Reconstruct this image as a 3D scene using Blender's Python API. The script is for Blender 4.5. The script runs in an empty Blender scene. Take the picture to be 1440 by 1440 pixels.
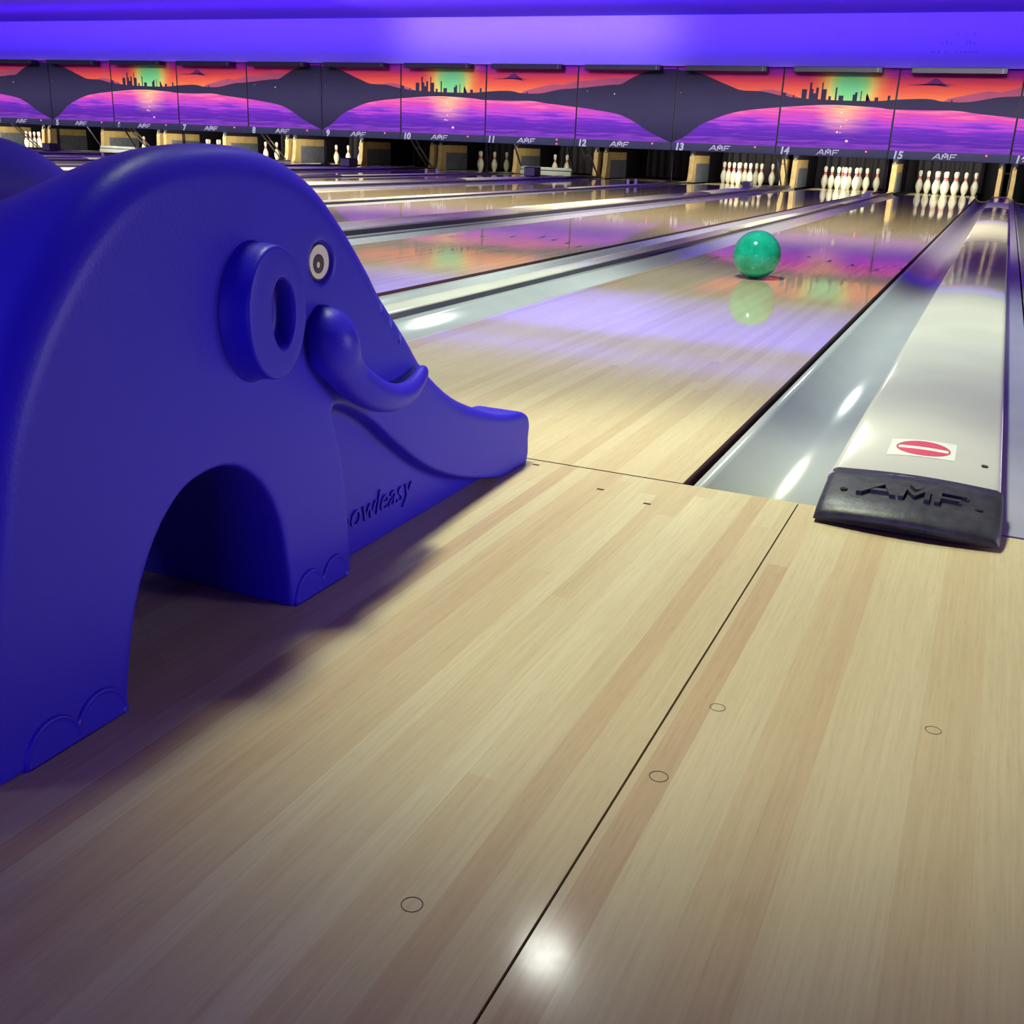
import bpy, math, random
import numpy as np
from mathutils import Vector, Matrix
random.seed(7)
S = bpy.context.scene
COL = S.collection
PI = math.pi

# ------------------------------------------------------------------ helpers
class MB:
    """collects polygons, builds ONE mesh object"""
    def __init__(s): s.v = []; s.f = []; s.m = []; s.sm = []
    def add(s, verts, faces, mi=0, smooth=False):
        o = len(s.v); s.v += [tuple(map(float, p)) for p in verts]
        for f in faces:
            s.f.append(tuple(i + o for i in f)); s.m.append(mi); s.sm.append(smooth)
    def box(s, x0, x1, y0, y1, z0, z1, mi=0, top=None):
        v = [(x0,y0,z0),(x1,y0,z0),(x1,y1,z0),(x0,y1,z0),(x0,y0,z1),(x1,y0,z1),(x1,y1,z1),(x0,y1,z1)]
        s.add(v, [(0,3,2,1),(0,1,5,4),(1,2,6,5),(2,3,7,6),(3,0,4,7)], mi)
        s.add(v, [(4,5,6,7)], mi if top is None else top)
    def bbox(s, x0, x1, y0, y1, z0, z1, b, mi=0):
        """box with chamfered edges"""
        V = []; F = []
        X = (x0, x1); Y = (y0, y1); Z = (z0, z1); idx = {}
        for i in (0, 1):
            for j in (0, 1):
                for k in (0, 1):
                    sx, sy, sz = (1, -1)[i], (1, -1)[j], (1, -1)[k]
                    p = (X[i], Y[j], Z[k])
                    idx[i,j,k,0] = len(V); V.append((p[0], p[1]+sy*b, p[2]+sz*b))
                    idx[i,j,k,1] = len(V); V.append((p[0]+sx*b, p[1], p[2]+sz*b))
                    idx[i,j,k,2] = len(V); V.append((p[0]+sx*b, p[1]+sy*b, p[2]))
        g = lambda i,j,k,a: idx[i,j,k,a]
        for t in (0, 1):
            q = [g(t,0,0,0),g(t,1,0,0),g(t,1,1,0),g(t,0,1,0)]; F.append(q if t else q[::-1])
            q = [g(0,t,0,1),g(0,t,1,1),g(1,t,1,1),g(1,t,0,1)]; F.append(q if t else q[::-1])
            q = [g(0,0,t,2),g(1,0,t,2),g(1,1,t,2),g(0,1,t,2)]; F.append(q if t else q[::-1])
        for a in (0, 1):
            for c in (0, 1):
                F.append([g(a,c,0,0),g(a,c,1,0),g(a,c,1,1),g(a,c,0,1)])
                F.append([g(a,0,c,0),g(a,1,c,0),g(a,1,c,2),g(a,0,c,2)])
                F.append([g(0,a,c,1),g(1,a,c,1),g(1,a,c,2),g(0,a,c,2)])
        for i in (0,1):
            for j in (0,1):
                for k in (0,1): F.append([g(i,j,k,0),g(i,j,k,1),g(i,j,k,2)])
        c = Vector(((x0+x1)/2,(y0+y1)/2,(z0+z1)/2)); F2 = []
        for f in F:
            p = [Vector(V[i]) for i in f]
            n = (p[1]-p[0]).cross(p[2]-p[0]); m = sum(p, Vector())/len(p)
            F2.append(f if n.dot(m-c) > 0 else f[::-1])
        s.add(V, F2, mi)
    def loft(s, rings, mi=0, smooth=True, close=True, caps=True):
        n = len(rings[0]); o = len(s.v)
        s.v += [tuple(map(float, p)) for r in rings for p in r]
        for i in range(len(rings)-1):
            for j in range(n if close else n-1):
                k = (j+1) % n
                m = mi(i, j) if callable(mi) else mi
                s.f.append((o+i*n+j, o+i*n+k, o+(i+1)*n+k, o+(i+1)*n+j)); s.m.append(m); s.sm.append(smooth)
        if caps:
            m0 = mi(0,0) if callable(mi) else mi
            m1 = mi(len(rings)-2,0) if callable(mi) else mi
            s.f.append(tuple(o+j for j in range(n))[::-1]); s.m.append(m0); s.sm.append(False)
            s.f.append(tuple(o+(len(rings)-1)*n+j for j in range(n))); s.m.append(m1); s.sm.append(False)
    def lathe(s, prof, seg=24, c=(0,0,0), mi=0, smooth=True):
        rings = [[(c[0]+r*math.cos(2*PI*k/seg), c[1]+r*math.sin(2*PI*k/seg), c[2]+z) for k in range(seg)] for z, r in prof]
        s.loft(rings, mi, smooth)
    def tube(s, pts, rad, seg=12, mi=0, smooth=True, caps=True):
        pts = [Vector(p) for p in pts]; rings = []
        up = Vector((0,0,1))
        for i, p in enumerate(pts):
            d = (pts[min(i+1,len(pts)-1)] - pts[max(i-1,0)]).normalized()
            a = d.cross(up)
            if a.length < 1e-3: a = d.cross(Vector((1,0,0)))
            a.normalize(); b = d.cross(a)
            r = rad[i] if isinstance(rad, (list, tuple)) else rad
            rings.append([p + (a*math.cos(2*PI*k/seg) - b*math.sin(2*PI*k/seg))*r for k in range(seg)])
        s.loft(rings, mi, smooth, True, caps)
    def prism(s, poly, axis, a, b, mi=0):
        """poly of 2D points extruded along axis ('x': (y,z), 'y': (x,z), 'z': (x,y))"""
        def P(q, t): return {'x': (t,q[0],q[1]), 'y': (q[0],t,q[1]), 'z': (q[0],q[1],t)}[axis]
        ar = sum(poly[i][0]*poly[(i+1)%len(poly)][1]-poly[(i+1)%len(poly)][0]*poly[i][1] for i in range(len(poly)))
        if (ar > 0) == (axis == 'y'): poly = poly[::-1]
        n = len(poly); v = [P(q,a) for q in poly]+[P(q,b) for q in poly]
        f = [tuple(range(n))[::-1], tuple(range(n,2*n))]+[(i,(i+1)%n,n+(i+1)%n,n+i) for i in range(n)]
        s.add(v, f, mi)
    def mesh(s, name, mats):
        me = bpy.data.meshes.new(name)
        me.from_pydata(s.v, [], s.f); me.polygons.foreach_set('material_index', s.m); me.polygons.foreach_set('use_smooth', s.sm)
        for m in (mats if isinstance(mats, (list, tuple)) else [mats]): me.materials.append(m)
        me.update(); return me
    def build(s, name, mats, parent=None, loc=None):
        o = bpy.data.objects.new(name, s.mesh(name, mats)); COL.objects.link(o)
        if parent: o.parent = parent
        if loc: o.location = loc
        return o

def empty(name, loc=(0,0,0), rz=0):
    o = bpy.data.objects.new(name, None); COL.objects.link(o); o.location = loc; o.rotation_euler.z = rz
    o.empty_display_size = .1; return o
def tag(o, label, cat, group=None):
    o['label'] = label; o['category'] = cat
    if group: o['group'] = group
    return o
def struct(o): o['kind'] = 'structure'; return o
def copy_tree(o, parent=None):
    c = o.copy(); COL.objects.link(c)
    if parent: c.parent = parent
    for ch in list(o.children): copy_tree(ch, c)
    return c
def smooth_poly(pts, n=6, closed=False):
    """Catmull-Rom through 2D/3D points"""
    P = [np.array(p, float) for p in pts]; out = []
    N = len(P); rng = range(N if closed else N-1)
    for i in rng:
        p0 = P[(i-1) % N] if closed or i > 0 else P[i]; p1 = P[i]; p2 = P[(i+1) % N]
        p3 = P[(i+2) % N] if closed or i+2 < N else p2
        for k in range(n):
            t = k/n
            out.append(.5*((2*p1)+(-p0+p2)*t+(2*p0-5*p1+4*p2-p3)*t*t+(-p0+3*p1-3*p2+p3)*t**3))
    if not closed: out.append(P[-1])
    return [tuple(q) for q in out]

# ------------------------------------------------------------------ materials
def srgb(r, g, b):
    f = lambda c: (c/255/12.92 if c/255 <= .04045 else ((c/255+.055)/1.055)**2.4)
    return (f(r), f(g), f(b), 1)
class NT:
    def __init__(s, name):
        s.mat = bpy.data.materials.new(name); s.mat.use_nodes = True
        s.t = s.mat.node_tree; s.b = s.t.nodes['Principled BSDF']
    def n(s, ty, **kw):
        nd = s.t.nodes.new(ty)
        for k, v in kw.items(): setattr(nd, k, v)
        return nd
    def l(s, a, b): s.t.links.new(a, b)
    def math(s, op, a, b=0.0, c=None):
        m = s.n('ShaderNodeMath', operation=op)
        for i, q in enumerate((a, b) if c is None else (a, b, c)):
            if hasattr(q, 'links'): s.l(q, m.inputs[i])
            else: m.inputs[i].default_value = q
        return m.outputs[0]
    def mix(s, fac, a, b, mode='MIX'):
        m = s.n('ShaderNodeMix', data_type='RGBA', blend_type=mode)
        for sock, q in ((m.inputs[0], fac), (m.inputs[6], a), (m.inputs[7], b)):
            if hasattr(q, 'links'): s.l(q, sock)
            else: sock.default_value = q
        return m.outputs[2]
    def ramp(s, fac, stops, mode='LINEAR'):
        r = s.n('ShaderNodeValToRGB'); r.color_ramp.interpolation = mode
        e = r.color_ramp.elements
        while len(e) < len(stops): e.new(.5)
        for i, (p, c) in enumerate(stops): e[i].position = p; e[i].color = c if len(c) == 4 else (*c, 1)
        s.l(fac, r.inputs[0]); return r.outputs[0]
    def noise(s, vec, scale, detail=2, rough=.5):
        nd = s.n('ShaderNodeTexNoise'); nd.inputs['Scale'].default_value = scale
        nd.inputs['Detail'].default_value = detail; nd.inputs['Roughness'].default_value = rough
        s.l(vec, nd.inputs['Vector']); return nd.outputs[0]
    def obj(s): return s.n('ShaderNodeTexCoord').outputs['Object']
    def sep(s, v):
        x = s.n('ShaderNodeSeparateXYZ'); s.l(v, x.inputs[0]); return x.outputs
    def comb(s, x, y, z):
        c = s.n('ShaderNodeCombineXYZ')
        for i, q in enumerate((x, y, z)):
            if hasattr(q, 'links'): s.l(q, c.inputs[i])
            else: c.inputs[i].default_value = q
        return c.outputs[0]
    def bump(s, h, strength, dist=.01):
        b = s.n('ShaderNodeBump'); b.inputs['Strength'].default_value = strength; b.inputs['Distance'].default_value = dist
        s.l(h, b.inputs['Height']); s.l(b.outputs[0], s.b.inputs['Normal'])

def mat(name, col, rough=.5, spec=.5, metal=0, var=.08, scale=6, emit=None, coat=0):
    """plain surface with slight procedural mottling"""
    k = NT(name); o = k.obj(); nz = k.noise(o, scale, 4)
    d = tuple(c*(1-var) for c in col[:3])+(1,); u = tuple(min(1, c*(1+var)) for c in col[:3])+(1,)
    k.l(k.ramp(nz, [(.3, d), (.7, u)]), k.b.inputs['Base Color'])
    k.b.inputs['Roughness'].default_value = rough; k.b.inputs['Metallic'].default_value = metal
    k.b.inputs['Specular IOR Level'].default_value = spec; k.b.inputs['Coat Weight'].default_value = coat
    if emit:
        k.b.inputs['Emission Color'].default_value = emit[0]; k.b.inputs['Emission Strength'].default_value = emit[1]
    return k.mat

def wood(name, bw, tones, blen, rough, coat, coat_rough, streak=.25, spec=.5, xoff=0.0):
    """strip flooring: boards along Y, width bw"""
    k = NT(name); x, y, z = k.sep(k.obj())
    ix = k.math('FLOOR', k.math('DIVIDE', k.math('ADD', x, xoff), bw))
    wn = k.n('ShaderNodeTexWhiteNoise', noise_dimensions='1D'); k.l(ix, wn.inputs['W'])
    yo = k.math('ADD', k.math('DIVIDE', y, blen), k.math('MULTIPLY', wn.outputs[0], 7.3))
    wn2 = k.n('ShaderNodeTexWhiteNoise', noise_dimensions='2D'); k.l(k.comb(ix, k.math('FLOOR', yo), 0), wn2.inputs['Vector'])
    i3 = k.math('FLOOR', k.math('DIVIDE', k.math('ADD', x, xoff+.013), bw*3.2))
    wn3 = k.n('ShaderNodeTexWhiteNoise', noise_dimensions='1D'); k.l(k.math('ADD', i3, 91.7), wn3.inputs['W'])
    tone = k.math('ADD', k.math('MULTIPLY', wn2.outputs[0], .72), k.math('MULTIPLY', wn3.outputs[0], .28))
    base = k.ramp(tone, [(i/(len(tones)-1), c) for i, c in enumerate(tones)])
    g = k.noise(k.comb(k.math('MULTIPLY', x, 190), k.math('MULTIPLY', y, 5), ix), 1, 5, .6)
    base = k.mix(streak, base, k.ramp(g, [(.3, (.35,.28,.2,1)), (.65, (1,1,1,1))]), 'MULTIPLY')
    fl = k.noise(k.comb(k.math('MULTIPLY', x, 260), k.math('MULTIPLY', y, 22), 3.0), 1, 2, .5)
    base = k.mix(.10, base, k.ramp(fl, [(.36, (.55,.42,.3,1)), (.44, (1,1,1,1))]), 'MULTIPLY')
    k.l(base, k.b.inputs['Base Color'])
    k.b.inputs['Roughness'].default_value = rough; k.b.inputs['Coat Weight'].default_value = coat
    k.b.inputs['Coat Roughness'].default_value = coat_rough; k.b.inputs['Specular IOR Level'].default_value = spec
    return k

M = {}
lk = wood('lane_maple', .0272, [(.62,.49,.28,1),(.69,.57,.34,1),(.74,.64,.40,1)], 4.5, .045, 0, .05, .14, .5)
M['lane'] = lk.mat
ak = wood('approach_maple', .0285, [(.53,.375,.22,1),(.60,.48,.28,1),(.63,.53,.32,1),(.69,.61,.385,1)], 3.2, .5, .35, .2, .2, .25)
# fine swirl scratches and scuffs in the varnish
oc = ak.obj()
w = ak.n('ShaderNodeTexVoronoi', feature='DISTANCE_TO_EDGE'); w.inputs['Scale'].default_value = 30; ak.l(oc, w.inputs['Vector'])
nz = ak.noise(oc, 70, 6, .7)
ak.l(ak.ramp(ak.noise(oc, 9, 5, .65), [(.3, (.09,.09,.09,1)), (.7, (.15,.15,.15,1))]), ak.b.inputs['Coat Roughness'])
ak.bump(nz, .05, .004)
M['floor'] = ak.mat
M['lane_side'] = mat('lane_edge_brown', srgb(105,60,70), .5)
M['seam'] = mat('seam_black', (.01,.006,.006,1), .8)
M['plug'] = mat('wood_plug', (.36,.2,.11,1), .4)
M['dart'] = mat('dart_brown', (.06,.02,.015,1), .3)
M['gutter'] = mat('gutter_grey_plastic', (.46,.49,.49,1), .17, .35, 0, .03, 9)
M['cap'] = mat('capping_cream', (.74,.73,.61,1), .13, .6, 0, .05, 4)
M['ledge'] = mat('ledge_grey', (.34,.34,.41,1), .3, .5)
M['divside'] = mat('divider_side_violet_black', (.055,.045,.10,1), .35)
k = NT('nose_rubber'); o = k.obj()
nz = k.noise(o, 14, 8, .7); nz2 = k.noise(o, 60, 4, .6)
k.l(k.mix(.5, k.ramp(nz, [(.35, (.016,.015,.022,1)), (.7, (.055,.058,.068,1))]), k.ramp(nz2, [(.3, (.014,.013,.02,1)), (.8, (.075,.077,.09,1))])), k.b.inputs['Base Color'])
k.b.inputs['Roughness'].default_value = .42; k.bump(nz2, .25, .003); M['nose'] = k.mat
M['dark'] = mat('pit_black', (.012,.009,.016,1), .7)
M['darker'] = mat('curtain_black', (.009,.006,.013,1), .6)
M['white'] = mat('sticker_white', (.72,.74,.66,1), .35)
M['red'] = mat('sticker_red', (.60,.07,.12,1), .4)
M['tan'] = mat('kickback_tan', (.50,.36,.15,1), .5, .4, 0, .18, 7)
M['steel'] = mat('steel_plate', (.17,.19,.24,1), .35, .5, .2, .2, 10)
M['rod'] = mat('rod_metal', (.40,.37,.32,1), .35, .5, .5)
M['darkmetal'] = mat('dark_metal', (.035,.028,.05,1), .4, .5, .3)
M['box'] = mat('box_grey', (.26,.28,.34,1), .4)
M['boxlens'] = mat('box_clear_cover', (.55,.60,.62,1), .25)
M['post'] = mat('sensor_white', (.8,.8,.8,1), .4)
M['band'] = mat('sign_band_black', (.05,.058,.12,1), .42, .5, 0, .06)
M['sign'] = mat('sign_white', (.80,.84,.9,1), .5)
M['led'] = mat('red_indicator', (.6,.05,.08,1), .3, emit=((1,.12,.2,1), 2.5))
M['lightbox'] = mat('light_box_black', (.035,.035,.04,1), .25, .7)
M['paint'] = mat('bulkhead_paint', (.50,.42,.78,1), .75, .2, 0, .02)
M['ceil'] = mat('ceiling_paint', (.26,.15,.62,1), .8, .2, 0, .03)
M['faint'] = mat('faded_mark', (.30,.24,.52,1), .8, .2)
M['sweep'] = mat('sweep_grey', (.34,.38,.38,1), .35)
# pin: plastic white, red neck bands
M['pin'] = mat('pin_white', (.80,.80,.66,1), .22, .5, 0, .04)
M['pinred'] = mat('pin_red', (.62,.06,.08,1), .3)
# blue moulded plastic with orange-peel grain
def blue(name, a, b, rough):
    k = NT(name); o = k.obj()
    k.l(k.ramp(k.noise(o, 3, 3), [(.3, a), (.7, b)]), k.b.inputs['Base Color'])
    k.b.inputs['Roughness'].default_value = rough; k.b.inputs['Specular IOR Level'].default_value = .3
    k.bump(k.noise(o, 260, 3, .6), .12, .0025); return k.mat
M['blue'] = blue('elephant_blue_plastic', (.026,.015,.51,1), (.031,.019,.56,1), .42)
M['eyewhite'] = mat('eye_white', (.78,.76,.66,1), .4)
M['eyedark'] = mat('eye_pupil', (.05,.045,.045,1), .35)
M['eyering'] = mat('eye_black', (.01,.01,.012,1), .4)
k = NT('ball_green'); o = k.obj()
n1 = k.noise(o, 9, 4, .6)
k.l(k.ramp(n1, [(.35, (.006,.40,.22,1)), (.55, (.015,.58,.38,1)), (.72, (.10,.80,.60,1))]), k.b.inputs['Base Color'])
k.b.inputs['Roughness'].default_value = .12; k.b.inputs['Coat Weight'].default_value = .5; M['ball'] = k.mat

# ------------------------------------------------------------------ layout
NARROW, WIDE = 1.642, 1.879
cent = {15: 0.0, 16: WIDE}
for l in range(14, 1, -1): cent[l] = cent[l+1] - (NARROW if l % 2 == 0 else WIDE)
HW = .533
LANES = list(range(16, 2, -1))
ORD = ['', 'first', 'second', 'third', 'fourth', 'fifth', 'sixth', 'seventh', 'eighth', 'ninth', 'tenth', 'eleventh', 'twelfth', 'thirteenth']

# ------------------------------------------------------------------ setting
m = MB()
seamx = .732
m.box(-23, seamx-.0012, -3.6, -.003, -.06, 0)
m.box(seamx+.0012, 3.2, -3.6, -.003, -.06, 0)
m.box(-23, 3.2, -.003, .0, -.06, -.004, 1)
m.box(seamx-.0012, seamx+.0012, -3.6, -.003, -.06, -.004, 1)
# plugged screw holes and small marks in the boards
for px, py, r in ((.640,-1.138,.0085),(.757,-.886,.009),(.775,-.735,.008),(.982,-.676,.008),(1.062,-1.154,.008),(1.098,-.87,.007)):
    n = 24
    ring = []
    for q, rr in ((0, r), (1, r*.92)):
        ring.append([(px+rr*math.cos(2*PI*i/n), py+rr*math.sin(2*PI*i/n), .0003) for i in range(n)])
    m.loft(ring, 1, False, True, False)
for px, py in ((.42,-.105),(.512,-.137),(.27,-.03)):
    m.box(px-.006, px+.006, py-.003, py+.003, 0, .0004, 1)
fl = struct(m.build('floor', [M['floor'], M['seam']]))
m = MB(); m.box(-25, 4, 0, 20.6, -.2, -.13)
struct(m.build('floor', M['dark']))
m = MB(); m.box(-25, 4, 20.3, 20.5, -.13, 2.63)
struct(m.build('wall_pit', M['dark']))
m = MB(); m.box(-25, 4, 16.54, 16.70, 1.864, 2.70)
wall_back = struct(m.build('wall_back', M['paint']))
m = MB(); m.box(-25, 4, 12.3, 16.54, 2.63, 2.70)
struct(m.build('ceiling', M['ceil']))
m = MB(); m.box(-25, 4, -3.6, 12.3, 3.0, 3.08); m.box(-25, 4, 12.24, 12.3, 2.63, 3.0)
struct(m.build('ceiling', M['ceil']))

# faint left-over lettering on the bulkhead above number 15 (illegible flecks of glue)
m = MB()
rs = random.Random(3)
for row, (z, x0, x1, h) in enumerate(((2.31, -.20, .16, .05), (2.19, -.42, .30, .075), (2.07, -.42, .28, .05))):
    x = x0
    while x < x1:
        w_ = rs.uniform(.012, .035)
        if rs.random() < .78:
            hh = h*rs.uniform(.35, 1)
            a = rs.uniform(-.012, .018)
            m.add([(x,16.5385,z),(x+w_*.5,16.5385,z),(x+w_*.5+a,16.5385,z+hh),(x+a,16.5385,z+hh)], [(0,1,2,3)])
        x += w_*1.5+.012
m.build('faded_lettering', M['faint'], wall_back)

# ------------------------------------------------------------------ lanes
def gutter_mb(sign):
    m = MB(); n = 14; x0, x1 = .546, .771
    up = []; dn = []
    for i in range(n+1):
        t = i/n; x = x0+(x1-x0)*t
        z = -.006 - .046*math.sin(PI*t)**.9 - .004*(1-t)
        up.append((x, z)); dn.append((x, z-.008))
    ring = up + dn[::-1]
    ys = [.001, 4.6, 4.604, 9.2, 9.204, 13.8, 13.804, 17.7]
    rings = [[(sign*x, y, z) for x, z in (ring if sign < 0 else ring[::-1])] for y in ys]
    m.loft(rings, lambda i, j: 1 if i in (1, 3, 5) else 0, True)
    return m
def make_lane():
    root = empty('bowling_lane')
    m = MB(); m.box(-HW, HW, .002, 18.02, -.07, 0, 1, 0); m.box(-HW, HW, 18.05, 19.3, -.07, 0, 1, 0)
    m.box(-HW, HW, 18.02, 18.05, -.07, .0006, 2)
    # aiming darts
    for i in range(-3, 4):
        x = i*.139; y = 4.60-abs(i)*.147
        m.add([(x-.016,y-.09,.0005),(x,y-.06,.0005),(x+.016,y-.09,.0005),(x,y+.05,.0005)], [(0,1,3),(1,2,3)], 3)
    m.build('lane_bed', [M['lane'], M['lane_side'], M['cap'], M['dart']], root)
    gutter_mb(-1).build('gutter', [M['gutter'], M['divside']], root)
    gutter_mb(1).build('gutter', [M['gutter'], M['divside']], root)
    return root
lane0 = make_lane()
for l in LANES:
    o = lane0 if l == 16 else copy_tree(lane0)
    o.location.x = cent[l]
    k = 15-l
    lab = ('glossy maple bowling lane with the green ball rolling on it' if l == 15 else
           'bowling lane at the right edge beyond the wide divider with black nose' if l == 16 else
           'glossy maple lane, %s lane to the left of the one carrying the ball' % ORD[k])
    tag(o, lab, 'bowling lane', 'bowling lanes with grey gutters')

# ------------------------------------------------------------------ dividers
def cap_profile(x0, x1, z0, zs, crown, r=.012, n=10):
    pts = [(x0, z0), (x0, zs-r)]
    for i in range(1, 5): a = PI-PI/2*i/4; pts.append((x0+r+r*math.cos(a), zs-r+r*math.sin(a)))
    for i in range(1, n): t = i/n; pts.append((x0+r+(x1-x0-2*r)*t, zs+crown*math.sin(PI*t)))
    for i in range(0, 4): a = PI/2-PI/2*i/4; pts.append((x1-r+r*math.cos(a), zs-r+r*math.sin(a)))
    pts += [(x1, zs-r), (x1, z0)]
    return pts
def extr(m, prof, y0, y1, mi=0, smooth=True):
    m.loft([[(x, y, z) for x, z in prof[::-1]] for y in (y0, y1)], mi, smooth)
def make_narrow():
    root = empty('narrow_divider')
    m = MB(); extr(m, cap_profile(-.049, .049, .0125, .020, .007, .006), .0, 5.9)
    extr(m, cap_profile(-.049, .049, .0125, .020, .007, .006), 5.906, 11.8); extr(m, cap_profile(-.049, .049, .0125, .020, .007, .006), 11.806, 17.90)
    m.build('cap', M['cap'], root)
    m = MB(); m.box(-.0485, .0485, 0, 17.90, -.13, .0127); m.build('base', M['divside'], root)
    for y in (14.42, 14.80):
        m = MB(); m.bbox(-.022, .022, y-.02, y+.02, .024, .10, .006); m.build('sensor_post', M['post'], root)
    return root
def make_wide():
    root = empty('wide_divider')
    m = MB()
    for a, b in ((.05, 6.1), (6.104, 12.2), (12.204, 16.1)): extr(m, cap_profile(-.174, .094, .03, .048, .010, .014, 14), a, b)
    m.build('cap', M['cap'], root)
    m = MB(); m.box(-.165, .092, .02, 17.9, -.13, .031); m.box(-.1, .06, 16.1, 17.9, .03, .036)
    m.build('base', M['divside'], root)
    m = MB(); m.box(.092, .158, .0, 17.9, -.13, .002); m.build('side_ledge', M['ledge'], root)
    return root
nar0 = make_narrow(); wid0 = make_wide()
first_n = first_w = True
sep_x = {}
for l in range(15, 2, -1):                       # divider between l and l+1
    xm = (cent[l]+cent[l+1])/2; sep_x[l] = xm
    wide = l % 2 == 1
    if wide: o = wid0 if first_w else copy_tree(wid0); first_w = False
    else: o = nar0 if first_n else copy_tree(nar0); first_n = False
    o.location.x = xm
    if l == 15: lab = 'wide cream topped divider with black nose and red sticker, right of the green ball'
    elif l == 14: lab = 'narrow cream topped divider just left of the lane with the green ball'
    else: lab = '%s cream topped divider, %s one to the left of the green ball' % ('wide' if wide else 'narrow', ORD[15-l])
    tag(o, lab, 'lane divider', 'wide dividers between lanes' if wide else 'narrow dividers between lanes')

# nose, logo and sticker on the near wide divider
AMF = {  # strokes of the logo, unit height
 'A': [[(0,0),(.20,0),(.98,.80),(.98,1),(.86,1)], [(.98,1),(.98,.74),(1.22,0),(1.42,0),(1.10,1)], [(.50,.22),(1.12,.22),(1.06,.40),(.68,.40)]],
 'M': [[(1.52,0),(1.70,0),(1.78,.62),(2.02,.20),(2.10,.20),(2.42,.62),(2.44,.0),(2.62,0),(2.62,.92),(2.44,.92),(2.06,.45),(1.80,.92),(1.62,.92)],
       [(1.86,1.08),(2.40,1.08),(2.10,.72)]],
 'F': [[(2.80,0),(2.98,0),(3.02,.80),(3.90,.80),(3.98,.98),(2.90,.98)], [(2.98,.36),(3.66,.36),(3.72,.52),(3.0,.52)]],
}
def logo_mb(width, thick, place):
    """place(u, v, t): logo plane coordinates -> local point"""
    m = MB(); s = width/3.98
    for polys in AMF.values():
        for p in polys:
            n = len(p)
            v = [place(x*s, y*s, 0) for x, y in p]+[place(x*s, y*s, thick) for x, y in p]
            ar = sum(p[i][0]*p[(i+1)%n][1]-p[(i+1)%n][0]*p[i][1] for i in range(n))
            top = tuple(range(n, 2*n)); sides = [(i, (i+1)%n, n+(i+1)%n, n+i) for i in range(n)]
            if ar < 0: top = top[::-1]; sides = [q[::-1] for q in sides]
            m.add(v, [top]+sides)
    return m
X0, X1 = -.172, .098
m = MB()
def nose_ring(y, z):
    b = .012; zb = .004 if y > -.08 else .006
    pts = [(X0, zb), (X0, max(z-b, zb+.001)), (X0+b*.4, z-b*.3)]
    for i in range(9):
        t = i/8; pts.append((X0+b+(X1-X0-2*b)*t, z+.008*math.sin(PI*t)))
    pts += [(X1-b*.4, z-b*.3), (X1, max(z-b, zb+.001)), (X1, zb)]
    return [(x, y - .014*math.sin(PI*(x-X0)/(X1-X0))*(1 if y < .02 else .8), zz) for x, zz in pts[::-1]]
NZ = [(-.086,.012),(-.080,.022),(-.066,.030),(-.04,.036),(0,.043),(.04,.048),(.072,.051)]
m.loft([nose_ring(y, z) for y, z in NZ], 0, True)
nose = m.build('nose', M['nose'], wid0)
def nose_z(x, y):
    for (a, za), (b, zb) in zip(NZ, NZ[1:]):
        if a <= y <= b: zz = za+(zb-za)*(y-a)/(b-a); break
    else: zz = NZ[-1][1]
    return zz+.008*math.sin(PI*(x-X0-.012)/(X1-X0-.024))
def on_nose(u, v, t):
    x = -.118+u; y = -.032+v
    y2 = y - .012*math.sin(PI*(x-X0)/(X1-X0))
    return (x, y2, nose_z(x, y)+.0005+t)
logo_mb(.165, .006, on_nose).build('raised_lettering', M['nose'], nose)
for x in (-.138, .062):
    m = MB(); y = -.016; z = nose_z(x, y)
    m.lathe([(-.004,.0045),(.0012,.0062),(.0016,.0050),(.0016,.003),(0.0004,.0028)], 14, (x, y-.008, z), 0)
    m.build('screw', M['seam'], nose)
zc = lambda x: .048+.010*math.sin(PI*(x+.174-.014)/(.268-.028))
m = MB()
nn = 8; xs_ = [-.095+.111*i/nn for i in range(nn+1)]
m.loft([[(x, .180+(x+.095)*.15, zc(x)+.0006), (x, .302+(x+.095)*.15, zc(x)+.0006)] for x in xs_][::-1], 0, False, False, False)
st = m.build('sticker', M['white'], wid0)
m = MB(); cx, cy, R_ = -.0385, .249, .044
def disc_pts(R, x0, x1, s):
    out = []
    for i in range(13):
        x = x0+(x1-x0)*i/12; out.append((x, s*math.sqrt(max(R*R-x*x, 0))))
    return out
for s_ in (1, -1):
    arc = [(R_*math.cos(a), s_*R_*math.sin(a)) for a in [math.radians(14+152*i/20) for i in range(21)]]
    rows = [[(cx+x, cy+y*1.12, zc(cx+x)+.001), (cx+x, cy+s_*.0105, zc(cx+x)+.001)] for x, y in arc]
    m.loft(rows if s_ > 0 else [r[::-1] for r in rows], 0, False, False, False)
ring = []
for R2 in (R_*1.04, R_*.965):
    ring.append([(cx+R2*math.cos(2*PI*i/48), cy+1.12*R2*math.sin(2*PI*i/48), zc(cx+R2*math.cos(2*PI*i/48))+.0011) for i in range(48)])
m.loft(ring, 0, False, True, False)
m.build('no_entry_disc', M['red'], st)
m = MB(); m.lathe([(-.01,.006),(.0008,.0065),(.0010,.003)], 16, (0,0,0))
h = m.build('fixing_hole', M['seam'], wid0, (.063,.214,zc(.063)-.0005))
h.scale = (1.2,1.6,1)

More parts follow.
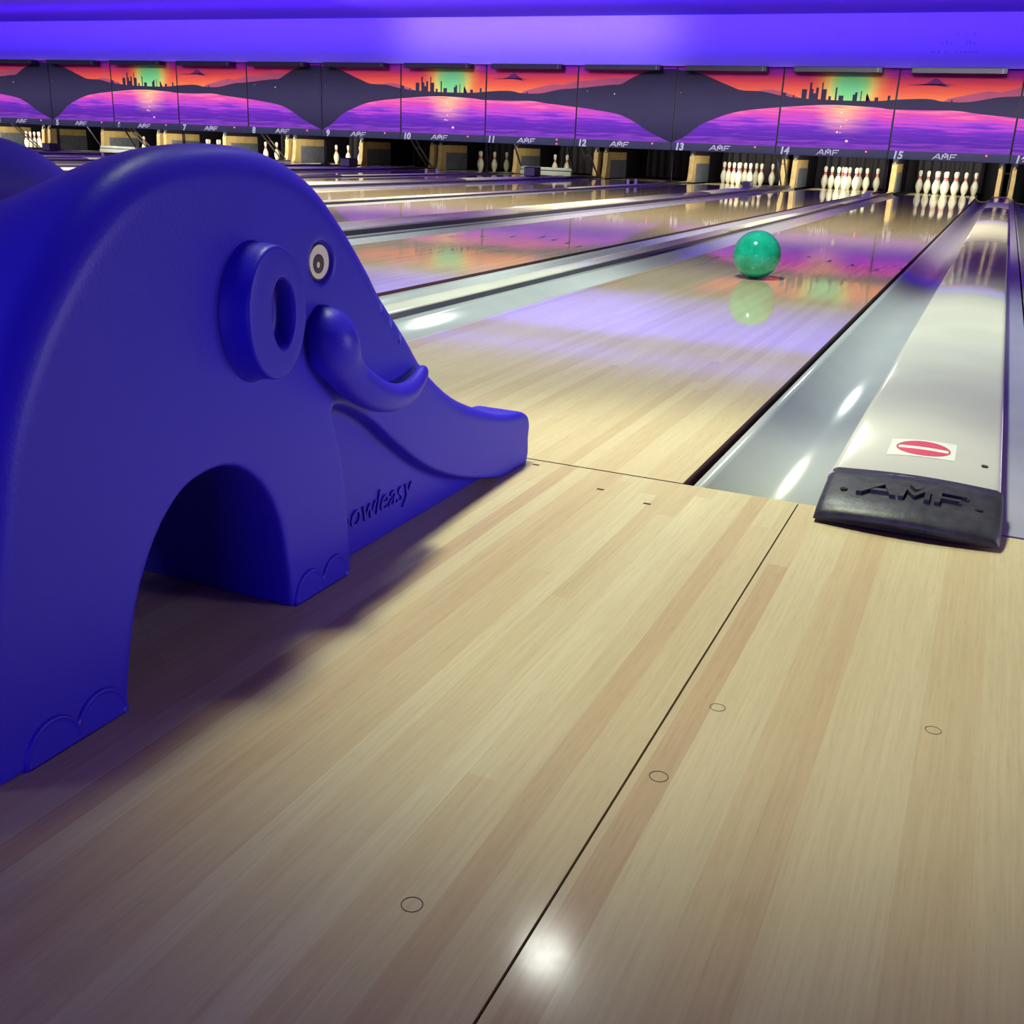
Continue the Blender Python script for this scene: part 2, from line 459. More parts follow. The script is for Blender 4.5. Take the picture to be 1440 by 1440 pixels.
# boxes on the wide dividers near the pins
m = MB(); m.bbox(-.13, .06, -.13, .13, 0, .145, .008); m.box(-.125, .055, -.134, -.128, .012, .13, 1)
bme = m.mesh('divider_box', [M['darkmetal'], M['box']])
for l in (13, 11, 9, 5):
    o = bpy.data.objects.new('divider_box', bme); COL.objects.link(o)
    o.location = (sep_x[l]+.0, 14.86, .058)
    if l == 13:
        o.data = bme.copy(); o.scale = (.62, .8, .62); o.data.materials[0] = M['boxlens']
    tag(o, {13: 'small pale box on the divider in front of the pins below number 13', 11: 'grey and black box on the wide divider below number 11',
            9: 'dark box on the divider beside three pins below number 9', 5: 'dark box on the divider below number 5'}[l], 'box', 'equipment boxes on the wide dividers')

# ------------------------------------------------------------------ green ball
m = MB()
RB = .1075
m.lathe([(-RB*math.cos(PI*i/40), max(RB*math.sin(PI*i/40), .0004)) for i in range(41)], 64)
ball = m.build('bowling_ball', M['ball'], None, (-.030, 3.25, RB+.0005)); ball.rotation_euler = (.6,.4,.2)
tag(ball, 'shiny mottled green bowling ball rolling down the lane', 'bowling ball')

# ------------------------------------------------------------------ pins
inch = .0254
PR = [(0,2.03),(.12,2.2),(.75,2.83),(1.5,3.42),(2.25,3.91),(3.375,4.51),(4.5,4.77),(5.2,4.74),(5.875,4.56),(6.6,4.2),(7.25,3.70),(7.95,3.08),(8.625,2.47),(9.0,2.18),(9.375,1.965),
      (9.65,1.87),(10.0,1.80),(10.35,1.81),(10.875,1.87),(11.75,2.09),(12.2,2.26),(12.625,2.41),(13.1,2.53),(13.5,2.55),(13.9,2.46),(14.3,2.18),(14.65,1.7),(14.88,1.05),(15,.1)]
m = MB(); m.lathe([(z*inch, d*inch/2) for z, d in PR], 24, (0,0,0), lambda i, j: 1 if i in (13, 14, 16, 17) else 0)
pinme = m.mesh('bowling_pin', [M['pin'], M['pinred']])
D = .3048; RH = D*math.sqrt(3)/2
PIN = {1:(0,0),2:(-.5,1),3:(.5,1),4:(-1,2),5:(0,2),6:(1,2),7:(-1.5,3),8:(-.5,3),9:(.5,3),10:(1.5,3)}
PNAME = {1:'the front pin',2:'left pin of the second row',3:'right pin of the second row',4:'left pin of the third row',5:'middle pin of the third row',6:'right pin of the third row',
         7:'far left corner pin',8:'inner left pin of the back row',9:'inner right pin of the back row',10:'far right corner pin'}
full = list(range(1, 11))
RACK = {15: full, 14: full, 13: full, 11: [4, 8], 10: [4, 7, 5, 9], 8: [4, 5, 6], 7: [4, 5], 6: [7, 4, 5, 8], 5: [4], 3: full}
NEAR = {15:'in the rack under number 15', 14:'in the rack under number 14', 13:'in the rack under number 13', 11:'behind the lowered bar between numbers 11 and 12',
        10:'in the dim pit below number 11', 8:'in the pit below number 9', 7:'in the pit below number 8', 6:'in the pit right of number 7', 5:'in the pit right of number 6', 3:'in the rack between numbers 4 and 5'}
for l, pins in RACK.items():
    for p in pins:
        o = bpy.data.objects.new('bowling_pin', pinme); COL.objects.link(o)
        o.location = (cent[l]+PIN[p][0]*D, 18.288+PIN[p][1]*RH, .0005)
        few = len(pins) < 5
        if l == 5: lab = 'single white bowling pin ' + NEAR[l]
        elif few:
            order = sorted(pins, key=lambda q: PIN[q][0]-.45*0+PIN[q][1]*-.4); r = order.index(p)
            nm = {2:['left','right'],3:['left','middle','right'],4:['leftmost','second','third','rightmost']}[len(pins)][r]
            lab = '%s of the %s white pins standing %s' % (nm, {2:'two',3:'three',4:'four'}[len(pins)], NEAR[l].replace('behind the lowered bar between numbers 11 and 12', 'behind the lowered bar right of number 11'))
        else: lab = '%s, %s' % (PNAME[p].replace('pin', 'white pin'), {15: "rack on the green ball's lane", 14: 'rack one lane left of the ball', 13: 'rack two lanes left of the ball', 3: 'rack at far left above the ramp'}[l])
        tag(o, lab, 'bowling pin', 'bowling pins ' + NEAR[l])

# ------------------------------------------------------------------ pin deck side walls, rods, curtains
def make_kickback():
    root = empty('kickback')
    prof = smooth_poly([(17.93,0),(17.97,.05),(18.0,.14),(18.02,.30),(18.03,.44)], 5)
    poly = prof+[(18.06,.47),(20.25,.47),(20.25,0)]
    m = MB(); m.prism(poly, 'x', -.042, .042); m.build('side_board', M['tan'], root)
    m = MB(); m.prism([(18.20,.0),(18.20,.33),(19.15,.33),(19.15,0)], 'x', .042, .050)
    m.build('wear_plate', M['steel'], root)
    m = MB(); m.box(.042, .049, 19.15, 20.2, 0, .47); m.box(-.05,-.042,18.9,20.2,0,.47); m.box(-.042,.042,18.06,20.25,.47,1.7)
    m.build('rubber_lining', M['darker'], root)
    m = MB(); m.box(-.03, .03, 18.05, 18.09, .47, .478); m.box(-.012, .012, 18.02, 18.05, .455, .5)
    m.build('bracket', M['rod'], root)
    return root
kb0 = make_kickback(); used = False; cnt = 0
for l in range(15, 1, -1):
    xm = sep_x[l] if l in sep_x else (cent[l]+cent[l+1])/2
    for dx in ((.095, -.095) if l % 2 == 1 else (0,)):
        o = copy_tree(kb0) if used else kb0; used = True
        o.location = (xm+dx, 0, 0); cnt += 1
        if l == 15: lab = 'tan %s post of the pair ending the divider with red sticker' % ('right' if dx > 0 else 'left')
        elif l == 14: lab = 'tan pin deck side wall between the pin racks below numbers 14 and 15'
        elif dx: lab = '%s tan side wall of the pair ending the %s divider left of the ball' % ('right' if dx > 0 else 'left', ORD[15-l])
        else: lab = 'single tan side wall ending the %s divider left of the ball' % ORD[15-l]
        tag(o, lab, 'side wall', 'tan side walls of the pin decks')
m = MB()
for s_ in (-1, 1): m.tube([(s_*.055, 16.95, .66), (s_*.055, 17.35, .35), (s_*.055, 17.75, .05)], .014, 8)
m.box(-.07, .07, 17.28, 17.30, .39, .405)
rodme = m.mesh('lift_rods', M['rod'])
for l in (15, 13, 11, 9, 7, 5, 3):
    o = bpy.data.objects.new('lift_rods', rodme); COL.objects.link(o); o.location.x = sep_x[l]
    tag(o, 'pair of slanting metal rods at the end of the %s divider left of the ball' % ORD[15-l] if l != 15 else 'pair of metal rods standing at the end of the divider with red sticker', 'rods', 'metal rods of the ball lifts')
m = MB(); m.box(-.018, -.006, 16.70, 16.73, .045, .75); m.box(.008, .018, 16.72, 16.75, .045, .75); m.box(-.05, .05, 16.62, 16.8, .027, .045)
pme = m.mesh('mask_post', M['darkmetal'])
for l in (14, 12, 10, 8, 6, 4):
    o = bpy.data.objects.new('mask_post', pme); COL.objects.link(o); o.location.x = sep_x[l]
    tag(o, 'thin dark support post standing on the narrow divider, %s divider left of the ball' % ORD[15-l], 'post', 'dark posts on the narrow dividers')
for l in LANES:
    m = MB(); n = 24; rings = []
    for z in (.02, .35, .9): rings.append([(cent[l]-.56+1.12*i/n, 19.75+.02*math.sin(i*1.9), z) for i in range(n+1)])
    m.loft(rings, 0, True, False, False)
    tag(m.build('pit_curtain', M['darker']), 'black curtain hanging behind the pins of %s' % ('the lane with the green ball' if l == 15 else 'the lane at the right edge' if l == 16 else 'the %s lane left of the ball' % ORD[15-l]), 'curtain', 'black pit curtains')

# lowered sweep bars
def make_sweep():
    root = empty('sweep')
    m = MB(); m.bbox(-.52, .52, 17.60, 17.66, .012, .085, .006); m.bbox(-.52, .52, 17.62, 17.68, .10, .150, .006)
    m.build('beam', M['sweep'], root)
    for s_ in (-1, 1):
        m = MB(); m.tube([(s_*.50, 17.66, .12), (s_*.53, 17.60, .20), (s_*.54, 17.2, .66)], .018, 8); m.build('arm', M['darkmetal'], root)
    m = MB(); m.box(-.5, .5, 17.64, 17.65, .08, .105); m.build('gap_strip', M['darkmetal'], root)
    return root
sw = make_sweep(); sw.location.x = cent[11]
tag(sw, 'grey sweep bar lowered in front of two pins between numbers 11 and 12', 'sweep bar', 'lowered sweep bars')
s2 = copy_tree(sw); s2.location.x = cent[5]
tag(s2, 'grey sweep bar lowered in front of a single pin right of number 6', 'sweep bar', 'lowered sweep bars')

# ------------------------------------------------------------------ mural masks
YM = 16.62; ZB, ZT = .672, 1.862; PW = (NARROW+WIDE)/2
def mural_mats():
    def uvs(k):
        x, y, z = k.sep(k.obj())
        u = k.math('DIVIDE', k.math('ADD', x, PW/2), PW); v = k.math('DIVIDE', k.math('SUBTRACT', z, ZB), ZT-ZB)
        return u, v, x, z
    out = {}
    # sky of the printed picture
    for key, sun in (('sky', False), ('skysun', True)):
        k = NT('mural_'+key); u, v, x, z = uvs(k)
        nz = k.noise(k.comb(k.math('MULTIPLY', u, 1.5), k.math('MULTIPLY', v, 26), 0), 1, 3)
        t = k.math('ADD', v, k.math('MULTIPLY', k.math('SUBTRACT', nz, .5), .10))
        c = k.ramp(t, [(.58, (1.0,.32,.09,1)), (.71, (1.0,.16,.07,1)), (.84, (.92,.07,.10,1)), (.93, (.55,.03,.28,1)), (1.0, (.28,.03,.50,1))])
        if sun:
            du = k.math('MULTIPLY', k.math('SUBTRACT', u, .602), PW/1.19); dv = k.math('SUBTRACT', v, .78)
            r = k.math('SQRT', k.math('ADD', k.math('MULTIPLY', du, du), k.math('MULTIPLY', dv, dv)))
            r = k.math('ADD', r, k.math('MULTIPLY', k.math('SUBTRACT', nz, .5), .05))
            g = k.ramp(r, [(.10, (.22,.78,.28,1)), (.20, (.35,.80,.22,1)), (.27, (.85,.72,.16,1)), (.36, (1,.36,.08,1)), (.50, (1,.16,.06,1))])
            f = k.ramp(r, [(.34, (1,1,1,1)), (.56, (0,0,0,1))])
            top = k.ramp(v, [(.90, (1,1,1,1)), (1.0, (.55,.55,.55,1))])
            c = k.mix(k.math('MULTIPLY', f, top), c, g)
        k.l(c, k.b.inputs['Base Color']); k.b.inputs['Roughness'].default_value = .6; k.b.inputs['Specular IOR Level'].default_value = .15
        out[key] = k.mat
    for key, sun in (('water', False), ('watersun', True)):
        k = NT('mural_'+key); u, v, x, z = uvs(k)
        wv = k.noise(k.comb(k.math('MULTIPLY', u, 2.2), k.math('MULTIPLY', v, 30), 5), 1, 3, .55)
        wv2 = k.noise(k.comb(k.math('MULTIPLY', u, 5), k.math('MULTIPLY', v, 70), 2), 1, 2, .5)
        t = k.math('ADD', v, k.math('MULTIPLY', k.math('SUBTRACT', wv, .5), .50))
        t = k.math('ADD', t, k.math('MULTIPLY', k.math('SUBTRACT', wv2, .5), .16))
        c = k.ramp(t, [(.0, (.30,.07,.55,1)), (.12, (.10,.02,.36,1)), (.24, (.16,.025,.45,1)), (.33, (.42,.06,.50,1)), (.42, (.62,.06,.34,1)), (.54, (.86,.20,.30,1))])
        if sun:
            du = k.math('ABSOLUTE', k.math('SUBTRACT', k.math('ADD', u, k.math('MULTIPLY', k.math('SUBTRACT', wv2, .5), .12)), .575))
            f = k.math('MULTIPLY', k.ramp(du, [(.02, (1,1,1,1)), (.26, (0,0,0,1))]), k.ramp(v, [(.16, (0,0,0,1)), (.52, (.95,.95,.95,1))]))
            c = k.mix(f, c, k.ramp(wv2, [(.35, (.95,.30,.18,1)), (.62, (1,.66,.26,1))]))
        k.l(c, k.b.inputs['Base Color']); k.b.inputs['Roughness'].default_value = .6; k.b.inputs['Specular IOR Level'].default_value = .15
        out[key] = k.mat
    out['land'] = mat('mural_land', (.026,.022,.062,1), .6, .2, 0, .04)
    out['far'] = mat('mural_far_hills', (.46,.10,.17,1), .6, .15, 0, .05)
    out['peak'] = mat('mural_peak', (.20,.035,.20,1), .6, .15, 0, .05)
    out['spark'] = mat('mural_glint', (1,.80,.62,1), .6, .15)
    out['edge'] = mat('mural_edge', (.018,.01,.03,1), .5)
    return out
MM = mural_mats()
LAND_TOP = smooth_poly([(-.1,.96),(.10,.945),(.248,.903),(.36,.842),(.52,.755),(.63,.706),(.82,.695),(1.0,.645),(1.15,.624),(1.32,.611),(1.58,.601),(1.85,.604),(2.016,.626),(2.216,.641),(2.31,.634),(2.39,.614),(2.595,.613),(2.823,.675),(2.985,.692),(3.32,.744),(3.442,.758),(3.547,.838),(3.64,.90),(3.76,.945),(3.9,.965),(4.1,.96)], 5)
LAND_BOT = smooth_poly([(-.1,.06),(0.0,.0),(.05,.03),(.13,.09),(.256,.232),(.40,.33),(.56,.412),(.75,.462),(1.0,.50),(1.295,.534),(1.41,.542),(1.58,.541),(1.855,.523),(1.99,.503),(2.31,.503),(2.51,.505),(2.70,.474),(3.01,.434),(3.21,.401),(3.44,.352),(3.59,.27),(3.742,.148),(3.943,.021),(4.0,.0),(4.1,.06)], 5)
FAR = [[(.77,.70),(.84,.718),(.904,.722),(1.007,.698),(1.18,.62),(1.2,.60)], [(2.40,.62),(2.426,.646),(2.618,.708),(2.731,.743),(2.846,.733),(2.981,.788),(3.193,.808),(3.376,.843),(3.547,.838),(3.6,.8)]]
BLD = [(1.007,1.039,.685),(1.039,1.062,.643),(1.101,1.115,.658),(1.177,1.223,.733),(1.244,1.263,.818),(1.263,1.28,.738),(1.28,1.302,.684),(1.302,1.326,.756),(1.351,1.363,.819),(1.363,1.397,.737),(1.418,1.44,.651),(1.474,1.488,.759),(1.507,1.549,.662),(1.628,1.646,.678),(1.646,1.667,.704),(1.695,1.703,.721),(1.743,1.762,.67),(1.819,1.85,.646),(1.928,1.949,.671),(2.452,2.466,.635)]
def ev(line, u): return float(np.interp(u, [p[0] for p in line], [p[1] for p in line]))
def mural_board(k, parent):
    """k: 0..3 position in the four-panel picture"""
    m = MB(); mats = [MM['skysun' if k == 1 else 'sky'], MM['watersun' if k == 1 else 'water'], MM['land'], MM['far'], MM['peak'], MM['spark'], MM['edge']]
    if k == 0: mats[0] = MM['sky']
    b = .014
    P = lambda u, v, d: ((u-k)*PW-PW/2, YM-d, ZB+v*(ZT-ZB))
    m.box(-PW/2+.006, PW/2-.006, YM+.002, YM+.03, ZB, ZT+.03, 6)
    lo, hi = k+b/PW, k+1-b/PW
    us = np.linspace(lo, hi, 90)
    def strip(fa, fb, mi, d, uu=us):
        rows = [[P(u, fb(u), d), P(u, fa(u), d)] for u in uu]
        v = [q for r in rows for q in r]
        m.add(v, [(2*i, 2*i+2, 2*i+3, 2*i+1) for i in range(len(rows)-1)], mi)
    strip(lambda u: 1.02, lambda u: .50, 0, 0.0)
    strip(lambda u: .56, lambda u: 0, 1, .0004)
    for F in FAR:
        a, c = max(lo, F[0][0]), min(hi, F[-1][0])
        if c > a: strip(lambda u: ev(F, u), lambda u: .55, 3, .0008, np.linspace(a, c, 40))
    if k == 2:
        for poly in ([(.06,.803),(.10,.800),(.171,.806),(.236,.828),(.279,.874),(.305,.892),(.33,.876),(.36,.838),(.401,.812),(.47,.806),(.333,.822)], [(.276,.812),(.326,.800),(.394,.787),(.43,.782),(.38,.806)]):
            m.add([P(2+x, y, .0008) for x, y in poly], [tuple(range(len(poly)))], 4)
    strip(lambda u: max(ev(LAND_TOP, u), ev(LAND_BOT, u)), lambda u: ev(LAND_BOT, u), 2, .0012)
    for a, c, t in BLD:
        if a >= k-.01 and c <= k+1.01:
            a2, c2 = max(a, lo), min(c, hi); z0 = ev(LAND_TOP, a)-.03
            m.add([P(a2,z0,.0014),P(c2,z0,.0014),P(c2,t,.0014),P(a2,t,.0014)], [(0,1,2,3)], 2)
    if k == 1: m.add([P(1.743,.60,.0014),P(1.785,.60,.0014),P(1.748,.70,.0014)], [(0,1,2)], 2)
    sp = {1: [(1.56,.276,.010),(1.533,.206,.014),(1.56,.20,.008),(1.626,.097,.020),(1.60,.36,.010),(1.55,.45,.012)], 3: [(3.106,.658,.006),(3.387,.627,.010)], 0: [(.05,.66,.004)]}.get(k, [])
    for u, v, r in sp:
        m.add([P(u+r/PW*math.cos(2*PI*i/12)*1.3, v+r*.8*math.sin(2*PI*i/12), .0018) for i in range(12)], [tuple(range(12))], 5)
    return m.build('mural_board', mats, parent)

def text_mesh(body, size, thick, shear=0, off=0, align='LEFT'):
    c = bpy.data.curves.new('t', 'FONT'); c.body = body; c.size = size; c.extrude = thick; c.shear = shear; c.offset = off; c.align_x = align
    o = bpy.data.objects.new('t', c); COL.objects.link(o)
    dg = bpy.context.evaluated_depsgraph_get(); dg.update()
    me = bpy.data.meshes.new_from_object(o.evaluated_get(dg)); bpy.data.objects.remove(o); return me

PICT = {0: 'dark mountainside falling to the right', 1: 'city skyline before a glowing green sun', 2: 'orange sky with a small floating peak', 3: 'hills rising to a dark mountain'}
m = MB(); m.bbox(-.67, .67, -.13, .05, 0, .083, .006); m.box(.60, .608, -.133, -.129, .01, .072, 1)
lbme = m.mesh('light_box', [M['lightbox'], M['rod']])
for l in range(16, 3, -1):
    k = (l-13) % 4
    lft = (cent[l]+(cent[l-1] if l-1 in cent else cent[l]-NARROW))/2
    rgt = (cent[l]+cent[l+1])/2 if l+1 in cent else cent[l]+NARROW/2
    pc = (lft+rgt)/2
    root = empty('lane_mask', (pc, 0, 0))
    mural_board(k, root)
    m = MB(); m.bbox(-PW/2+.003, PW/2-.003, YM-.028, YM+.03, .545, ZB, .004)
    band = m.build('sign_band', M['band'], root)
    me = text_mesh(str(l), .156, .004, .12, .006, 'CENTER'); me.materials.append(M['sign'])
    o = bpy.data.objects.new('lane_number', me); COL.objects.link(o); o.parent = band
    o.location = (-.735, YM-.031, .556); o.rotation_euler = (PI/2, 0, 0)
    logo_mb(.36, .006, lambda u, v, t: (-.225+u, YM-.028-t, .568+v*.92)).build('logo', M['sign'], band)
    m = MB(); m.lathe([(-.004,.013),(.006,.012),(.010,.006)], 12)
    lo_ = m.build('indicator_lamp', M['led'], band, (.547, YM-.03, .645 if l % 2 else .64)); lo_.rotation_euler = (PI/2, 0, 0)
    if l == 11:
        l2 = m.build('indicator_lamp', M['led'], band, (.547, YM-.03, .575)); l2.rotation_euler = (PI/2, 0, 0)
    tag(root, 'mural panel numbered %d showing %s' % (l, PICT[k]), 'mural panel', 'sunset mural panels above the pins')
    o = bpy.data.objects.new('light_box', lbme); COL.objects.link(o); o.location = (pc-.03, 16.538, 1.782)
    tag(o, 'black light box above mural panel numbered %d' % l, 'light box', 'black light boxes over the mural')

# ------------------------------------------------------------------ elephant ramp (distance field -> surface net)
def poly_sdf(poly, Y, Z):
    d = np.full(Y.shape, 1e9, np.float32); s = np.ones(Y.shape, np.float32)
    n = len(poly)
    for i in range(n):
        a = poly[i]; b = poly[i-1]
        ey, ez = b[0]-a[0], b[1]-a[1]; wy, wz = Y-a[0], Z-a[1]
        t = np.clip((wy*ey+wz*ez)/(ey*ey+ez*ez+1e-12), 0, 1)
        by, bz_ = wy-ey*t, wz-ez*t
        d = np.minimum(d, by*by+bz_*bz_)
        c1 = Z >= a[1]; c2 = Z < b[1]; c3 = ey*wz > ez*wy
        flip = (c1 & c2 & c3) | (~c1 & ~c2 & ~c3)
        s = np.where(flip, -s, s)
    return s*np.sqrt(d)
def bilinear(G, y0, z0, h, Y, Z):
    fy = np.clip((Y-y0)/h, 0, G.shape[0]-1.001); fz = np.clip((Z-z0)/h, 0, G.shape[1]-1.001)
    iy = fy.astype(int); iz = fz.astype(int); ty = fy-iy; tz = fz-iz
    return (G[iy,iz]*(1-ty)+G[iy+1,iz]*ty)*(1-tz)+(G[iy,iz+1]*(1-ty)+G[iy+1,iz+1]*ty)*tz
def smax(a, b, k):
    h = np.clip(.5-.5*(b-a)/k, 0, 1); return a*h+b*(1-h)+k*h*(1-h)
def smin(a, b, k): return -smax(-a, -b, k)
def sstep(a, b, x):
    t = np.clip((x-a)/(b-a), 0, 1); return t*t*(3-2*t)
def surface_net(F, org, h):
    ins = F < 0
    nx, ny, nz = F.shape
    cs = np.zeros((nx-1, ny-1, nz-1), np.int8)
    for dx in (0,1):
        for dy in (0,1):
            for dz in (0,1): cs += ins[dx:nx-1+dx, dy:ny-1+dy, dz:nz-1+dz]
    act = (cs > 0) & (cs < 8)
    idx = np.full(act.shape, -1, np.int64); I = np.argwhere(act); idx[act] = np.arange(len(I))
    pos = np.zeros((len(I), 3)); cnt_ = np.zeros(len(I))
    cor = [(a,b,c) for a in (0,1) for b in (0,1) for c in (0,1)]
    val = {c: F[I[:,0]+c[0], I[:,1]+c[1], I[:,2]+c[2]] for c in cor}
    for c in cor:
        for ax in range(3):
            if c[ax] == 0:
                e = list(c); e[ax] = 1; e = tuple(e)
                a, b = val[c], val[e]; x = (a < 0) != (b < 0)
                t = np.where(x, a/np.where(x, a-b, 1), 0)
                p = np.array(c, float)[None, :].repeat(len(I), 0); p[:, ax] += t
                pos[x] += p[x]; cnt_ += x
    pos /= cnt_[:, None]
    V = (I+pos)*h+np.array(org)
    faces = []
    for ax in range(3):
        u, v = (ax+1) % 3, (ax+2) % 3
        sl0 = [slice(1, None)]*3; sl0[ax] = slice(0, F.shape[ax]-1)
        a = ins[tuple(slice(0, F.shape[q]-1) if q == ax else slice(1, F.shape[q]-1) for q in range(3))]
        b = ins[tuple(slice(1, F.shape[q]) if q == ax else slice(1, F.shape[q]-1) for q in range(3))]
        E = np.argwhere(a != b)
        if not len(E): continue
        fl = a[E[:,0],E[:,1],E[:,2]]
        base = E.copy(); base[:, u] += 1; base[:, v] += 1
        def cell(du, dv):
            c = base.copy(); c[:, u] -= du; c[:, v] -= dv; return idx[c[:,0],c[:,1],c[:,2]]
        q = np.stack([cell(1,1), cell(0,1), cell(0,0), cell(1,0)], 1)
        q[~fl] = q[~fl][:, ::-1]
        faces.append(q)
    return V, np.concatenate(faces)

outer = smooth_poly([(-1.197,-.08),(-1.195,.0),(-1.186,.1),(-1.165,.19),(-1.140,.285),(-1.108,.355),(-1.066,.415),(-1.016,.467),(-.962,.505),(-.897,.526),(-.815,.532),(-.735,.524),(-.664,.497),(-.606,.452),(-.547,.393),(-.516,.357),(-.449,.294),(-.397,.241),(-.317,.184),(-.247,.150),(-.159,.119),(-.10,.105),(-.05,.099),(-.022,.088)], 4)
outer += [(-.014,.070),(-.018,.045),(-.015,.020),(-.022,-.005),(-.03,-.08)]
under = smooth_poly([(-.03,-.09),(-.055,-.012),(-.115,-.004),(-.207,.018),(-.311,.050),(-.404,.092),(-.487,.145),(-.552,.192),(-.610,.222),(-.640,.231)], 4)+[(-.648,.226)]+smooth_poly([(-.640,.20),(-.629,.170),(-.618,.118),(-.613,.06),(-.609,-.09)], 3)
arch = smooth_poly([(-.744,-.09),(-.744,.004),(-.749,.062),(-.761,.119),(-.784,.163),(-.817,.194),(-.848,.207),(-.883,.208),(-.916,.200),(-.949,.175),(-.977,.136),(-.999,.083),(-1.016,-.002),(-1.020,-.09)], 3)
HG = .0035
gx = np.arange(-.272, .272, HG); gy = np.arange(-1.22, .02, HG); gz = np.arange(-.012, .556, HG)
h2 = .004; y2 = np.arange(-1.26, .08, h2); z2 = np.arange(-.1, .72, h2)
Y2, Z2 = np.meshgrid(y2, z2, indexing='ij')
G = {n: poly_sdf(p, Y2, Z2).astype(np.float32) for n, p in (('o', outer), ('u', under), ('a', arch))}
X, Y, Z = np.meshgrid(gx.astype(np.float32), gy.astype(np.float32), gz.astype(np.float32), indexing='ij')
# ball channel sunk between the two side walls
tf = sstep(-.80, -.30, Y)
ax_r = 1-sstep(.0, .22, X); ax_l = 1-sstep(.03, .13, -X)
rear = np.where(X > 0, ax_r, ax_l)*.058*sstep(-1.10, -.92, Y)
front = (1-sstep(.10, .165, np.abs(X)))
dip = rear*(1-tf)+front*tf*(.06+.05*(1-sstep(-.5, -.1, Y)))
fo = bilinear(G['o'], y2[0], z2[0], h2, Y, Z+dip)
rr = .034-.022*sstep(-.45, -.08, Y)
dx = np.abs(X)-.251
q1 = np.maximum(fo+rr, 0); q2 = np.maximum(dx+rr, 0)
f = np.sqrt(q1*q1+q2*q2)-rr+np.minimum(np.maximum(fo+rr, dx+rr), 0)
f = smax(f, -bilinear(G['u'], y2[0], z2[0], h2, Y, Z), .008)
fu = bilinear(G['u'], y2[0], z2[0], h2, Y, Z)
web = np.maximum(np.maximum(fu-.03, fo+.03), np.abs(X)-.222)
f = smin(f, web, .012)
f = smax(f, -bilinear(G['a'], y2[0], z2[0], h2, Y, Z), .008)
EY, EZ = -.664, .406
d = np.maximum(np.sqrt(((Y-EY)/1.02)**2+(Z-EZ)**2)-.0235, .2445-np.abs(X)); f = smax(f, -d, .004)
f = np.maximum(f, -Z)
V, Fq = surface_net(f, (gx[0], gy[0], gz[0]), HG)
elephant = empty('elephant_ramp', (0, 0, 0))
me = bpy.data.meshes.new('body'); me.from_pydata(V.tolist(), [], Fq.tolist()); me.materials.append(M['blue'])
me.polygons.foreach_set('use_smooth', [True]*len(me.polygons)); me.update()
body = bpy.data.objects.new('body', me); COL.objects.link(body); body.parent = elephant
sm = body.modifiers.new('s', 'SMOOTH'); sm.factor = .5; sm.iterations = 2
m = MB()
for (ya, za), (yb, zb) in (((-.500,.362),(-.533,.335)), ((-.483,.334),(-.511,.311)), ((-.459,.309),(-.487,.287))):
    dy, dz = yb-ya, zb-za; L_ = math.hypot(dy, dz); ny, nz_ = -dz/L_*.0040, dy/L_*.0040
    for s_ in (1, -1):
        v = [(s_*.205, ya-ny, za-nz_), (s_*.205, ya+ny, za+nz_), (s_*.240, yb+ny, zb+nz_), (s_*.240, yb-ny, zb-nz_)]
        v += [(s_*.30, p[1], p[2]) for p in v]
        fc = [(0,3,2,1),(4,5,6,7),(0,1,5,4),(1,2,6,5),(2,3,7,6),(3,0,4,7)]
        c_ = Vector(tuple(sum(p[i] for p in v)/8 for i in range(3))); out = []
        for q in fc:
            P_ = [Vector(v[i]) for i in q]; n_ = (P_[1]-P_[0]).cross(P_[2]-P_[0])
            out.append(q if n_.dot(sum(P_, Vector())/4-c_) > 0 else q[::-1])
        m.add(v, out)
cut = m.build('cut', M['blue'])
bo = body.modifiers.new('b', 'BOOLEAN'); bo.operation = 'DIFFERENCE'; bo.object = cut; bo.solver = 'EXACT'
dg = bpy.context.evaluated_depsgraph_get(); dg.update()
nm = bpy.data.meshes.new_from_object(body.evaluated_get(dg))
body.modifiers.clear(); body.data = nm; bpy.data.objects.remove(cut)
tag(elephant, 'blue plastic elephant shaped ball ramp standing on the maple approach', 'ball ramp')
body['label'] = 'smooth deep blue moulded body'

def ell_rings(levels, seg=56):
    """levels: (cy, cz, ry, rz, x)"""
    return [[(x, cy+ry*math.cos(2*PI*k/seg), cz+rz*math.sin(2*PI*k/seg)) for k in range(seg)] for cy, cz, ry, rz, x in levels]
def mirror_x(mb):
    c = MB(); c.v = [(-x, y, z) for x, y, z in mb.v]; c.f = [f_[::-1] for f_ in mb.f]; c.m = mb.m[:]; c.sm = mb.sm[:]; return c
ec = (-.794, .366)
o_ = lambda k, x: (ec[0], ec[1], .0505*k, .0705*k*(1+.0), x)
i_ = lambda k, x: (-.785, .365, .0205*k, .0372*k, x)
m = MB(); m.loft(ell_rings([(ec[0]-.003,ec[1]-.003,.056,.079,.244),(ec[0]-.002,ec[1]-.002,.0535,.075,.251),(ec[0]-.001,ec[1]-.001,.052,.0725,.258),o_(1.01,.266),o_(1.0,.276),o_(.993,.2800),o_(.975,.2826),o_(.955,.2835),o_(.94,.2837),
    (-.7915,.3656,.036,.054,.2838), i_(1.10,.2838), i_(1.06,.2836), i_(1.0,.2815), i_(.95,.276), i_(.90,.266), i_(.84,.2625), i_(.5,.2618), i_(.05,.2616)], 64), 0, True)
m.build('ear', M['blue'], elephant); mirror_x(m).build('ear', M['blue'], elephant)
